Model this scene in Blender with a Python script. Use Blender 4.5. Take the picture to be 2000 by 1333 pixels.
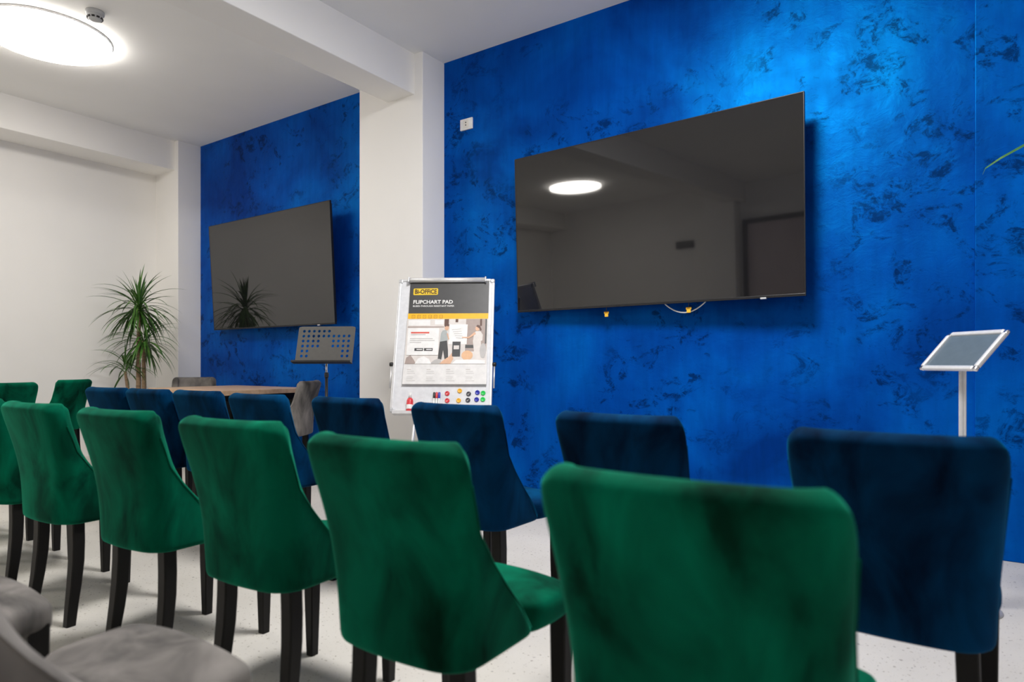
import bpy, bmesh, math, random
from mathutils import Vector, Matrix

# ---------------------------------------------------------------- reset
for o in list(bpy.data.objects):
    bpy.data.objects.remove(o, do_unlink=True)
scene = bpy.context.scene
COL = scene.collection
PI = math.pi
random.seed(7)

# ---------------------------------------------------------------- camera
cam_d = bpy.data.cameras.new('camera')
cam_d.sensor_width = 36.0
cam_d.lens = 1274.525 / 2000 * 36.0
cam_d.shift_y = 43.5 / 2000
cam_d.clip_start = 0.02
cam_d.dof.use_dof = True
cam_d.dof.focus_distance = 4.6
cam_d.dof.aperture_fstop = 2.5
cam = bpy.data.objects.new('camera', cam_d)
COL.objects.link(cam)
cam.location = (0, 0, 1.05)
cam.rotation_euler = (PI / 2, 0, math.radians(34.608))
scene.camera = cam

# ---------------------------------------------------------------- world + exposure
world = bpy.data.worlds.new('world')
scene.world = world
world.use_nodes = True
world.node_tree.nodes['Background'].inputs[0].default_value = (0.8, 0.85, 0.9, 1)
world.node_tree.nodes['Background'].inputs[1].default_value = 0.2
scene.view_settings.view_transform = 'Standard'
scene.view_settings.look = 'None'
scene.view_settings.gamma = 1.0
scene.view_settings.use_curve_mapping = False
scene.view_settings.exposure = 0.56
scene.cycles.use_denoising = True


scene.cycles.max_bounces = 8
scene.cycles.diffuse_bounces = 6
scene.cycles.sample_clamp_indirect = 6.0
LAMP_POWER = 15.5          # emission strength of the two warm lamps in the left bay
COOL_POWER = 49.0          # the cooler, brighter lamp in the right bay
LAMPS = [(-6.03, 2.19), (-1.25, 2.16), (-5.95, -1.1)]

# ---------------------------------------------------------------- room sizes (metres)
D = 4.383      # blue wall
H = 3.688      # ceiling
XL = -8.13     # left wall
XR = 3.2       # right wall
YB = -3.3      # wall behind the camera
PR = 0.2785    # column depth
BD = 0.344     # beam drop

# ---------------------------------------------------------------- materials
MATS = {}


def new_mat(name):
    m = bpy.data.materials.new(name)
    m.use_nodes = True
    nt = m.node_tree
    b = nt.nodes['Principled BSDF']
    MATS[name] = m
    return m, nt, b


def N(nt, typ, **kw):
    n = nt.nodes.new(typ)
    for k, v in kw.items():
        if k.startswith('i_'):
            key = k[2:]
            n.inputs[int(key) if key.isdigit() else key].default_value = v
        else:
            setattr(n, k, v)
    return n


def ramp(nt, src, stops):
    r = N(nt, 'ShaderNodeValToRGB')
    el = r.color_ramp.elements
    while len(el) > 1:
        el.remove(el[-1])
    el[0].position = stops[0][0]
    el[0].color = stops[0][1]
    for p, c in stops[1:]:
        e = el.new(p)
        e.color = c
    nt.links.new(src, r.inputs[0])
    return r


def g(v):
    return (v, v, v, 1)


def coords(nt, scale=(1, 1, 1), rot=(0, 0, 0), rnd=False):
    tc = N(nt, 'ShaderNodeTexCoord')
    mp = N(nt, 'ShaderNodeMapping')
    mp.inputs['Scale'].default_value = scale
    mp.inputs['Rotation'].default_value = rot
    src = tc.outputs['Object']
    if rnd:
        oi = N(nt, 'ShaderNodeObjectInfo')
        vm = N(nt, 'ShaderNodeVectorMath', operation='MULTIPLY_ADD')
        nt.links.new(oi.outputs['Random'], vm.inputs[0])
        vm.inputs[1].default_value = (37.0, 23.0, 51.0)
        nt.links.new(src, vm.inputs[2])
        src = vm.outputs[0]
    nt.links.new(src, mp.inputs['Vector'])
    return mp.outputs[0]


def noise(nt, vec, scale, detail=4, rough=0.55, dist=0.0):
    n = N(nt, 'ShaderNodeTexNoise')
    n.inputs['Scale'].default_value = scale
    n.inputs['Detail'].default_value = detail
    n.inputs['Roughness'].default_value = rough
    n.inputs['Distortion'].default_value = dist
    nt.links.new(vec, n.inputs['Vector'])
    return n.outputs['Fac']


def mixc(nt, fac, a, b, blend='MIX'):
    m = N(nt, 'ShaderNodeMix', data_type='RGBA', blend_type=blend)
    for sock, v in ((m.inputs[0], fac), (m.inputs[6], a), (m.inputs[7], b)):
        if hasattr(v, 'is_linked'):
            nt.links.new(v, sock)
        else:
            sock.default_value = v
    return m.outputs[2]


def mul(nt, a, b):
    m = N(nt, 'ShaderNodeMath', operation='MULTIPLY')
    for s, v in ((m.inputs[0], a), (m.inputs[1], b)):
        if hasattr(v, 'is_linked'):
            nt.links.new(v, s)
        else:
            s.default_value = v
    return m.outputs[0]


def bump(nt, b, h, strength, dist=0.01):
    n = N(nt, 'ShaderNodeBump')
    n.inputs['Strength'].default_value = strength
    n.inputs['Distance'].default_value = dist
    nt.links.new(h, n.inputs['Height'])
    nt.links.new(n.outputs[0], b.inputs['Normal'])


def plain(name, col, rough=0.5, metal=0.0, spec=0.5, var=0.06, vscale=25.0):
    m, nt, b = new_mat(name)
    v = coords(nt)
    n = noise(nt, v, vscale, 3)
    lo = tuple(c * (1 - var) for c in col) + (1,)
    hi = tuple(min(1, c * (1 + var)) for c in col) + (1,)
    r = ramp(nt, n, [(0.3, lo), (0.7, hi)])
    nt.links.new(r.outputs[0], b.inputs['Base Color'])
    b.inputs['Roughness'].default_value = rough
    b.inputs['Metallic'].default_value = metal
    b.inputs['Specular IOR Level'].default_value = spec
    return m


def paint(name, col):
    m, nt, b = new_mat(name)
    v = coords(nt)
    n = noise(nt, v, 0.9, 3)
    lo = tuple(c * 0.97 for c in col) + (1,)
    hi = tuple(min(1, c * 1.02) for c in col) + (1,)
    r = ramp(nt, n, [(0.3, lo), (0.7, hi)])
    nt.links.new(r.outputs[0], b.inputs['Base Color'])
    b.inputs['Roughness'].default_value = 0.85
    b.inputs['Specular IOR Level'].default_value = 0.25
    bump(nt, b, noise(nt, v, 160, 2), 0.05, 0.002)
    return m


paint('white_paint', (0.90, 0.885, 0.865))
paint('ceiling_paint', (0.92, 0.915, 0.90))


def blue_wall():
    m, nt, b = new_mat('blue_plaster')
    v = coords(nt)
    vs = coords(nt, scale=(1.0, 1.0, 1.18), rot=(0, math.radians(28), 0))
    vb = coords(nt, scale=(9.0, 1.0, 1.2))
    cloud = noise(nt, v, 1.1, 4, 0.55, 0.4)
    base = ramp(nt, cloud, [(0.32, (0.000, 0.040, 0.36, 1)), (0.50, (0.000, 0.082, 0.60, 1)), (0.68, (0.000, 0.128, 0.78, 1))]).outputs[0]
    brush = ramp(nt, noise(nt, vb, 2.2, 5, 0.6), [(0.3, g(0.88)), (0.7, g(1.08))]).outputs[0]
    base = mixc(nt, 1.0, base, brush, 'MULTIPLY')
    # trowel smudges: ragged darker islands, gathered in loose groups
    grp = ramp(nt, noise(nt, v, 0.95, 2, 0.5, 0.6), [(0.34, g(0.0)), (0.52, g(1.0))]).outputs[0]
    sm1 = ramp(nt, noise(nt, vs, 4.6, 9, 0.68, 0.9), [(0.52, g(0.0)), (0.585, g(1.0))]).outputs[0]
    sm2 = ramp(nt, noise(nt, vs, 15.0, 7, 0.75, 0.6), [(0.42, g(0.0)), (0.55, g(1.0))]).outputs[0]
    sm = mul(nt, mul(nt, sm1, sm2), grp)
    col = mixc(nt, mul(nt, sm, 0.75), base, (0.000, 0.011, 0.085, 1))
    fine = ramp(nt, noise(nt, vs, 16.0, 8, 0.75, 0.5), [(0.60, g(0.0)), (0.70, g(0.45))]).outputs[0]
    col = mixc(nt, mul(nt, fine, grp), col, (0.000, 0.018, 0.10, 1))
    nt.links.new(col, b.inputs['Base Color'])
    b.inputs['Roughness'].default_value = 0.6
    b.inputs['Specular IOR Level'].default_value = 0.05
    # pearl layer: a cyan metallic sheen over the matt pigment
    p = N(nt, 'ShaderNodeBsdfPrincipled')
    pearl = mixc(nt, 1.0, col, (0.1, 1.02, 0.34, 1), 'MULTIPLY')
    nt.links.new(pearl, p.inputs['Base Color'])
    p.inputs['Metallic'].default_value = 1.0
    rr = ramp(nt, noise(nt, v, 5.0, 5), [(0.3, g(0.36)), (0.7, g(0.47))]).outputs[0]
    nt.links.new(rr, p.inputs['Roughness'])
    bn = N(nt, 'ShaderNodeBump')
    bn.inputs['Strength'].default_value = 0.25
    bn.inputs['Distance'].default_value = 0.012
    nt.links.new(noise(nt, vs, 10.0, 8, 0.65, 0.6), bn.inputs['Height'])
    for t in (b, p):
        nt.links.new(bn.outputs[0], t.inputs['Normal'])
    mx = N(nt, 'ShaderNodeMixShader')
    mx.inputs[0].default_value = 0.52
    nt.links.new(b.outputs[0], mx.inputs[1])
    nt.links.new(p.outputs[0], mx.inputs[2])
    nt.links.new(mx.outputs[0], nt.nodes['Material Output'].inputs['Surface'])


blue_wall()


def floor_mat():
    m, nt, b = new_mat('speckled_floor')
    v = coords(nt)
    base = ramp(nt, noise(nt, v, 2.0, 4), [(0.3, (0.60, 0.570, 0.520, 1)), (0.7, (0.69, 0.66, 0.61, 1))]).outputs[0]
    for sc, thr, colr, k in ((70, 0.66, (0.24, 0.20, 0.16, 1), 0.8), (130, 0.68, (0.36, 0.31, 0.26, 1), 0.7), (45, 0.70, (0.16, 0.15, 0.14, 1), 0.8)):
        f = ramp(nt, noise(nt, v, sc, 2, 0.5), [(thr, g(0)), (thr + 0.03, g(k))]).outputs[0]
        base = mixc(nt, f, base, colr)
    nt.links.new(base, b.inputs['Base Color'])
    b.inputs['Roughness'].default_value = 0.38
    bump(nt, b, noise(nt, v, 30, 3), 0.04, 0.002)


floor_mat()


def velvet(name, dark, mid, light, sheen_col, sheen=0.5):
    m, nt, b = new_mat(name)
    v = coords(nt, rnd=True)
    vv = coords(nt, scale=(1.6, 1.6, 0.75), rot=(0.2, 0.25, 0), rnd=True)
    a = noise(nt, vv, 4.2, 4, 0.55, 0.6)
    col = ramp(nt, a, [(0.34, dark), (0.50, mid), (0.66, light)]).outputs[0]
    big = ramp(nt, noise(nt, v, 2.2, 2), [(0.35, g(0.75)), (0.65, g(1.1))]).outputs[0]
    col = mixc(nt, 1.0, col, big, 'MULTIPLY')
    nt.links.new(col, b.inputs['Base Color'])
    b.inputs['Roughness'].default_value = 0.8
    b.inputs['Specular IOR Level'].default_value = 0.04
    b.inputs['Sheen Weight'].default_value = sheen
    b.inputs['Sheen Roughness'].default_value = 0.35
    b.inputs['Sheen Tint'].default_value = sheen_col
    h = noise(nt, v, 220, 2)
    bump(nt, b, h, 0.12, 0.002)


velvet('green_velvet', (0.000, 0.022, 0.012, 1), (0.000, 0.088, 0.046, 1), (0.000, 0.140, 0.074, 1), (0.06, 0.85, 0.52, 1), 0.50)
velvet('blue_velvet', (0.000, 0.007, 0.026, 1), (0.000, 0.025, 0.080, 1), (0.000, 0.044, 0.128, 1), (0.00, 0.42, 0.85, 1), 0.30)
velvet('grey_velvet', (0.075, 0.072, 0.07, 1), (0.17, 0.158, 0.15, 1), (0.26, 0.242, 0.228, 1), (0.8, 0.78, 0.76, 1), 0.2)


def wood(name, a, bcol, rough=0.45, stretch=(2.0, 14.0, 14.0)):
    m, nt, b = new_mat(name)
    v = coords(nt, scale=stretch)
    n = noise(nt, v, 1.8, 6, 0.6, 0.5)
    r = ramp(nt, n, [(0.3, a), (0.7, bcol)])
    nt.links.new(r.outputs[0], b.inputs['Base Color'])
    b.inputs['Roughness'].default_value = rough
    bump(nt, b, n, 0.06, 0.002)


wood('dark_wood', (0.003, 0.0027, 0.0025, 1), (0.007, 0.006, 0.0055, 1), 0.5, (14, 14, 2))
MATS['dark_wood'].node_tree.nodes['Principled BSDF'].inputs['Specular IOR Level'].default_value = 0.25
wood('oak_wood', (0.48, 0.31, 0.19, 1), (0.64, 0.45, 0.30, 1), 0.4)
wood('trunk_bark', (0.16, 0.10, 0.06, 1), (0.36, 0.25, 0.15, 1), 0.8, (6, 6, 30))
wood('door_panel', (0.56, 0.47, 0.49, 1), (0.62, 0.54, 0.56, 1), 0.5, (3, 3, 1))


def leaf_mat():
    m, nt, b = new_mat('leaf_green')
    v = coords(nt)
    n = noise(nt, v, 9, 4)
    r = ramp(nt, n, [(0.25, (0.018, 0.075, 0.010, 1)), (0.55, (0.050, 0.150, 0.018, 1)), (0.8, (0.16, 0.25, 0.045, 1))])
    nt.links.new(r.outputs[0], b.inputs['Base Color'])
    b.inputs['Roughness'].default_value = 0.42
    b.inputs['Transmission Weight'].default_value = 0.0


leaf_mat()


def screen_mat():
    m, nt, b = new_mat('tv_screen')
    v = coords(nt)
    r = ramp(nt, noise(nt, v, 300, 1), [(0.3, (0.006, 0.006, 0.007, 1)), (0.7, (0.009, 0.009, 0.010, 1))])
    nt.links.new(r.outputs[0], b.inputs['Base Color'])
    b.inputs['Roughness'].default_value = 0.035
    b.inputs['IOR'].default_value = 1.72


screen_mat()


def lamp_mat(name, col, s):
    m, nt, b = new_mat(name)
    b.inputs['Base Color'].default_value = (0.9, 0.9, 0.88, 1)
    b.inputs['Roughness'].default_value = 0.5
    b.inputs['Emission Color'].default_value = col
    b.inputs['Emission Strength'].default_value = s


lamp_mat('lamp_glow', (1.0, 0.95, 0.875, 1), LAMP_POWER)
lamp_mat('lamp_glow_cool', (1.0, 0.985, 0.97, 1), COOL_POWER)

plain('black_plastic', (0.012, 0.012, 0.013), 0.4)
plain('tv_edge', (0.03, 0.03, 0.032), 0.35, 0.6)
plain('chrome', (0.75, 0.75, 0.76), 0.22, 1.0)
plain('aluminium', (0.78, 0.78, 0.79), 0.38, 0.45)
plain('frame_silver', (0.62, 0.63, 0.65), 0.38, 0.4)
plain('white_plastic', (0.80, 0.80, 0.79), 0.4)
plain('cream_plastic', (0.80, 0.76, 0.70), 0.4)
plain('whiteboard', (0.78, 0.79, 0.82), 0.22)
plain('paper_white', (0.80, 0.785, 0.775), 0.55)
plain('print_dark', (0.062, 0.062, 0.064), 0.38)
plain('print_yellow', (0.93, 0.50, 0.01), 0.5)
plain('logo_yellow', (0.88, 0.60, 0.02), 0.5)
plain('print_brown', (0.09, 0.045, 0.012), 0.5)
plain('print_ochre', (0.42, 0.20, 0.01), 0.5)
plain('print_white', (0.88, 0.87, 0.86), 0.5)
plain('print_taupe', (0.40, 0.32, 0.29), 0.5)
plain('print_pale', (0.74, 0.69, 0.66), 0.5)
plain('print_skin', (0.74, 0.45, 0.30), 0.5)
plain('print_orange', (0.78, 0.47, 0.27), 0.5)
plain('print_hair', (0.12, 0.06, 0.045), 0.5)
plain('print_shirt', (0.42, 0.45, 0.45), 0.5)
plain('print_red', (0.72, 0.10, 0.07), 0.5)
plain('print_grey', (0.50, 0.48, 0.47), 0.5)
plain('stand_grey', (0.105, 0.102, 0.097), 0.5)
plain('sheet_grey', (0.10, 0.135, 0.17), 0.2)
plain('magnet_red', (0.68, 0.04, 0.05), 0.35)
plain('magnet_orange', (0.90, 0.47, 0.04), 0.35)
plain('magnet_black', (0.06, 0.06, 0.075), 0.35)
plain('magnet_blue', (0.02, 0.03, 0.38), 0.35)
plain('magnet_green', (0.02, 0.62, 0.10), 0.35)
plain('tag_yellow', (0.85, 0.48, 0.03), 0.5)
plain('clay_pot', (0.25, 0.24, 0.23), 0.6)
plain('soil', (0.05, 0.035, 0.025), 0.9, var=0.3)
plain('detector_grey', (0.55, 0.56, 0.58), 0.5)
plain('door_frame', (0.03, 0.03, 0.033), 0.5)

# ---------------------------------------------------------------- mesh helpers


def link(name, me, mat, parent=None, smooth=False):
    o = bpy.data.objects.new(name, me)
    COL.objects.link(o)
    if mat:
        me.materials.clear()
        me.materials.append(MATS[mat])
    if smooth:
        for p in me.polygons:
            p.use_smooth = True
    if parent:
        o.parent = parent
    return o


def finish(bm, name, mat, parent=None, smooth=False, loc=None, rot=None):
    bmesh.ops.recalc_face_normals(bm, faces=bm.faces)
    me = bpy.data.meshes.new(name)
    bm.to_mesh(me)
    bm.free()
    o = link(name, me, mat, parent, smooth)
    if loc is not None:
        o.location = loc
    if rot is not None:
        o.rotation_euler = rot
    return o


def add_box(bm, lo, hi, bevel=0.0, seg=2, mtx=None):
    vs = [bm.verts.new((x, y, z)) for x in (lo[0], hi[0]) for y in (lo[1], hi[1]) for z in (lo[2], hi[2])]
    idx = [(0, 1, 3, 2), (4, 6, 7, 5), (0, 4, 5, 1), (2, 3, 7, 6), (0, 2, 6, 4), (1, 5, 7, 3)]
    fs = [bm.faces.new([vs[i] for i in f]) for f in idx]
    if mtx is not None:
        bmesh.ops.transform(bm, matrix=mtx, verts=vs)
    if bevel > 0:
        es = list({e for f in fs for e in f.edges})
        bmesh.ops.bevel(bm, geom=es, offset=bevel, segments=seg, affect='EDGES', profile=0.5)


def box(name, lo, hi, mat, parent=None, bevel=0.0, seg=2, smooth=False):
    bm = bmesh.new()
    add_box(bm, lo, hi, bevel, seg)
    return finish(bm, name, mat, parent, smooth)


def add_tube(bm, pts, r, n=10, caps=True):
    pts = [Vector(p) for p in pts]
    rs = r if isinstance(r, (list, tuple)) else [r] * len(pts)
    rings = []
    prev = None
    for i, p in enumerate(pts):
        t = (pts[min(i + 1, len(pts) - 1)] - pts[max(i - 1, 0)]).normalized()
        if prev is None:
            a = t.cross(Vector((0, 0, 1)))
            if a.length < 1e-3:
                a = t.cross(Vector((0, 1, 0)))
        else:
            a = prev - t * prev.dot(t)
        a.normalize()
        prev = a
        c = t.cross(a)
        rings.append([bm.verts.new(p + (a * math.cos(2 * PI * k / n) + c * math.sin(2 * PI * k / n)) * rs[i]) for k in range(n)])
    for i in range(len(rings) - 1):
        for k in range(n):
            bm.faces.new([rings[i][k], rings[i][(k + 1) % n], rings[i + 1][(k + 1) % n], rings[i + 1][k]])
    if caps:
        bm.faces.new(rings[0][::-1])
        bm.faces.new(rings[-1])


def tube(name, pts, r, mat, parent=None, n=10):
    bm = bmesh.new()
    add_tube(bm, pts, r, n)
    return finish(bm, name, mat, parent, True)


def add_lathe(bm, prof, n=24, mtx=None):
    """prof: list of (radius, z); closed at ends when radius is 0."""
    rings = []
    allv = []
    for r, z in prof:
        if r < 1e-6:
            v = bm.verts.new((0, 0, z))
            rings.append([v])
            allv.append(v)
        else:
            rg = [bm.verts.new((r * math.cos(2 * PI * k / n), r * math.sin(2 * PI * k / n), z)) for k in range(n)]
            rings.append(rg)
            allv += rg
    for a, b in zip(rings[:-1], rings[1:]):
        for k in range(n):
            k2 = (k + 1) % n
            if len(a) == 1 and len(b) == 1:
                continue
            if len(a) == 1:
                bm.faces.new([a[0], b[k], b[k2]])
            elif len(b) == 1:
                bm.faces.new([a[k], a[k2], b[0]])
            else:
                bm.faces.new([a[k], a[k2], b[k2], b[k]])
    if mtx is not None:
        bmesh.ops.transform(bm, matrix=mtx, verts=allv)


def lathe(name, prof, mat, parent=None, n=24, smooth=True, loc=None):
    bm = bmesh.new()
    add_lathe(bm, prof, n)
    return finish(bm, name, mat, parent, smooth, loc)


def add_poly(bm, pts, depth):
    """flat polygon in XY at z=0, extruded to z=depth"""
    a = [bm.verts.new((x, y, 0)) for x, y in pts]
    b = [bm.verts.new((x, y, depth)) for x, y in pts]
    bm.faces.new(a[::-1])
    bm.faces.new(b)
    n = len(pts)
    for i in range(n):
        bm.faces.new([a[i], a[(i + 1) % n], b[(i + 1) % n], b[i]])


def autosmooth(o, ang=35):
    me = o.data
    for p in me.polygons:
        p.use_smooth = True
    bm = bmesh.new()
    bm.from_mesh(me)
    for e in bm.edges:
        if len(e.link_faces) == 2 and e.calc_face_angle(0) > math.radians(ang):
            e.smooth = False
    bm.to_mesh(me)
    bm.free()
    return o


def empty(name, loc=(0, 0, 0), rz=0.0):
    o = bpy.data.objects.new(name, None)
    o.empty_display_size = 0.1
    COL.objects.link(o)
    o.location = loc
    o.rotation_euler = (0, 0, rz)
    return o


def tag(o, label, cat, group=None):
    o['label'] = label
    o['category'] = cat
    if group:
        o['group'] = group
    return o


def struct(o, label=None):
    o['kind'] = 'structure'
    if label:
        o['label'] = label
    return o


def copy_tree(root, parent=None):
    c = root.copy()
    COL.objects.link(c)
    c.parent = parent
    for ch in list(root.children):
        copy_tree(ch, c)
    return c


def frame_matrix(o, yaw, lean):
    """board frame: x along the width, y up the board, z out towards the reader"""
    n = Vector((math.sin(yaw), -math.cos(yaw), 0))
    ux = Vector((math.cos(yaw), math.sin(yaw), 0))
    uy = Vector((0, 0, math.cos(lean))) - n * math.sin(lean)
    uz = n * math.cos(lean) + Vector((0, 0, math.sin(lean)))
    m = Matrix.Identity(4)
    for i in range(3):
        m[i][0], m[i][1], m[i][2], m[i][3] = ux[i], uy[i], uz[i], o[i]
    return m


def text_mesh(name, body, size, mat, parent, loc, depth=0.0006, bold=0.0, xscale=1.0, fit=None):
    cu = bpy.data.curves.new(name, 'FONT')
    cu.body = body
    cu.size = size
    cu.extrude = depth
    cu.offset = bold
    cu.resolution_u = 3
    tmp = bpy.data.objects.new('tmp_text', cu)
    COL.objects.link(tmp)
    dg = bpy.context.evaluated_depsgraph_get()
    dg.update()
    me = bpy.data.meshes.new_from_object(tmp.evaluated_get(dg))
    bpy.data.objects.remove(tmp)
    bpy.data.curves.remove(cu)
    if fit:
        xs = [v.co.x for v in me.vertices]
        xscale = fit / (max(xs) - min(xs))
    for v in me.vertices:
        v.co.x *= xscale
    me.name = name
    o = link(name, me, mat, parent)
    o.location = loc
    return o


# ---------------------------------------------------------------- the room shell
struct(box('floor', (XL - 0.1, YB - 0.1, -0.1), (XR + 0.1, D + 0.1, 0.0), 'speckled_floor'), 'pale speckled floor')
struct(box('ceiling', (XL - 0.1, YB - 0.1, H), (XR + 0.1, D + 0.1, H + 0.1), 'ceiling_paint'), 'white painted ceiling')
struct(box('wall_front', (XL - 0.1, D, 0), (XR + 0.1, D + 0.1, H), 'blue_plaster'), 'wall of mottled blue decorative plaster')
struct(box('wall_left', (XL - 0.1, YB - 0.1, 0), (XL, D, H), 'white_paint'), 'white wall')
struct(box('wall_right', (XR, YB - 0.1, 0), (XR + 0.1, D, H), 'white_paint'), 'white wall')
struct(box('wall_rear', (XL, YB - 0.1, 0), (XR, YB, H), 'white_paint'), 'white wall')
# columns
struct(box('trim_1', (-4.522, D - PR, 0), (-3.749, D + 0.02, H), 'white_paint', bevel=0.006), 'white column between the two blue wall bays')
struct(box('trim_2', (XL - 0.02, D - PR, 0), (-7.628, D + 0.02, H), 'white_paint', bevel=0.006), 'white corner column')
struct(box('trim_3', (0.055, D - 0.05, 0), (0.83, D + 0.02, H), 'blue_plaster', bevel=0.006), 'shallow blue pilaster')
struct(box('trim_4', (-4.522, YB - 0.02, 0), (-3.95, YB + PR, H), 'white_paint', bevel=0.006), 'white column at the rear wall')
# beams
struct(box('trim_5', (-4.164, YB, H - BD), (-3.844, D - PR + 0.01, H + 0.02), 'white_paint', bevel=0.006), 'white ceiling beam')
struct(box('trim_6', (XL - 0.02, YB, H - 0.3426), (-7.70, D - PR + 0.01, H + 0.02), 'white_paint', bevel=0.006), 'white ceiling beam along the left wall')
struct(box('trim_7', (0.28, YB, H - BD), (0.60, D - 0.04, H + 0.02), 'white_paint', bevel=0.006), 'white ceiling beam')

# double door in the rear wall (seen mirrored in the big screen)
door = struct(empty('door_1', (-3.1, YB, 0)), 'tall pale door with a dark frame')
box('door_leaf', (-0.72, 0.0, 0.0), (0.72, 0.03, 2.95), 'door_panel', door, 0.004)
for nm, lo, hi in (('door_jamb', (-0.80, 0, 0), (-0.72, 0.06, 3.03)), ('door_jamb', (0.72, 0, 0), (0.80, 0.06, 3.03)), ('door_head', (-0.72, 0, 2.95), (0.72, 0.06, 3.03))):
    box(nm, lo, hi, 'door_frame', door, 0.004)
tube('door_handle', [(0.6, 0.03, 1.05), (0.6, 0.08, 1.05), (0.48, 0.08, 1.05)], 0.010, 'chrome', door, 8)
em = tag(empty('emergency_light', (-5.0, YB, 2.72)), 'small dark emergency light box mirrored in the large screen', 'light fitting')
box('housing', (-0.17, 0.0, -0.06), (0.17, 0.06, 0.06), 'black_plastic', em, 0.012)
box('lens', (-0.15, 0.058, -0.04), (0.15, 0.068, 0.035), 'stand_grey', em, 0.004)

# ---------------------------------------------------------------- ceiling lamps


def make_lamp():
    t = empty('ceiling_lamp')
    lathe('base_plate', [(0, 0.0), (0.36, 0.0), (0.36, -0.02), (0, -0.02)], 'white_plastic', t, 48, False)
    lathe('diffuser', [(0.436, -0.004), (0.440, -0.02), (0.441, -0.042), (0.434, -0.056), (0.41, -0.064), (0.33, -0.070), (0.18, -0.074), (0, -0.075)], 'lamp_glow', t, 64, True)
    lathe('housing_band', [(0.4415, -0.0005), (0.447, -0.0005), (0.447, -0.016), (0.4415, -0.018)], 'aluminium', t, 64, True)
    return t


lamp0 = make_lamp()
LAMP_LABELS = ['large round glowing ceiling lamp at the top left beside the smoke detector',
               'round ceiling lamp above the large right screen, out of the picture',
               'round ceiling lamp seen only as a bright mirrored spot in the large screen']
for i, (x, y) in enumerate(LAMPS):
    L = lamp0 if i == 0 else copy_tree(lamp0)
    L.location = (x, y, H)
    if i == 1:
        for ch in L.children:
            if ch.name.startswith('diffuser'):
                ch.data = ch.data.copy()
                ch.data.materials[0] = MATS['lamp_glow_cool']
    tag(L, LAMP_LABELS[i], 'ceiling lamp', 'round ceiling lamps')

sd = tag(empty('smoke_detector', (-5.35, 2.25, H)), 'small round grey smoke detector on the ceiling beside the lamp', 'smoke detector')
lathe('base', [(0, 0), (0.062, 0), (0.062, -0.022), (0.055, -0.028), (0, -0.028)], 'detector_grey', sd, 28)
lathe('sensor_head', [(0.050, -0.026), (0.052, -0.05), (0.040, -0.066), (0.022, -0.070), (0, -0.070)], 'detector_grey', sd, 28)
for k in range(10):
    a = 2 * PI * k / 10
    bm = bmesh.new()
    add_box(bm, (0.044, -0.010, -0.058), (0.0535, 0.010, -0.047), 0, 2, Matrix.Rotation(a, 4, 'Z'))
    finish(bm, 'slot', 'black_plastic', sd)

# ---------------------------------------------------------------- televisions


def make_tv(loc, w, tilt, rot, label, tags=False):
    hh = w / 1.775
    t = empty('television', loc, rot)
    tag(t, label, 'television', 'wall-mounted flat screens')
    T = Matrix.Rotation(tilt, 4, 'X')   # top leans into the room (-Y)

    def part(name, lo, hi, mat, bev=0.0):
        bm = bmesh.new()
        add_box(bm, lo, hi, bev, 2, None)
        bmesh.ops.transform(bm, matrix=T, verts=bm.verts)
        return finish(bm, name, mat, t)
    part('back_case', (-w / 2 + 0.02, 0.012, -hh / 2 + 0.02), (w / 2 - 0.02, 0.045, hh / 2 - 0.02), 'black_plastic', 0.008)
    part('screen', (-w / 2 + 0.006, 0.0, -hh / 2 + 0.016), (w / 2 - 0.006, 0.014, hh / 2 - 0.006), 'tv_screen')
    for nm, lo, hi in (('bezel', (-w / 2, -0.003, -hh / 2), (w / 2, 0.02, -hh / 2 + 0.016)),
                       ('bezel', (-w / 2, -0.002, hh / 2 - 0.006), (w / 2, 0.02, hh / 2)),
                       ('bezel', (-w / 2, -0.002, -hh / 2 + 0.016), (-w / 2 + 0.006, 0.02, hh / 2 - 0.006)),
                       ('bezel', (w / 2 - 0.006, -0.002, -hh / 2 + 0.016), (w / 2, 0.02, hh / 2 - 0.006))):
        part(nm, lo, hi, 'tv_edge', 0.0015)
    part('maker_plate', (w * 0.385 - 0.018, -0.006, -hh / 2 - 0.006), (w * 0.385 + 0.018, 0.012, -hh / 2 + 0.004), 'frame_silver', 0.001)
    # wall bracket, reaching the wall
    yw = D - loc[1]
    for sx in (-0.3, 0.3):
        box('bracket_arm', (sx - 0.02, 0.03, -0.32), (sx + 0.02, 0.075, 0.32), 'black_plastic', t, 0.003)
    box('wall_rail', (-0.45, 0.07, -0.16), (0.45, yw - 0.035, 0.16), 'black_plastic', t, 0.003)
    return t


TV1 = make_tv((-1.75138 * 1.05, 4.02448 * 1.05, 1.95899 * 1.05), 2.04226 * 1.05, 0.0367, -0.04696,
              'large black screen on the blue wall right of the flipchart, tags hanging below')
TV2 = make_tv((-5.79439 * 1.05, 4.02448 * 1.05, 1.9330 * 1.05), 2.02353 * 1.05, 0.056, -0.0102,
              'large black screen on the far blue wall, mirroring the tall plant')
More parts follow.
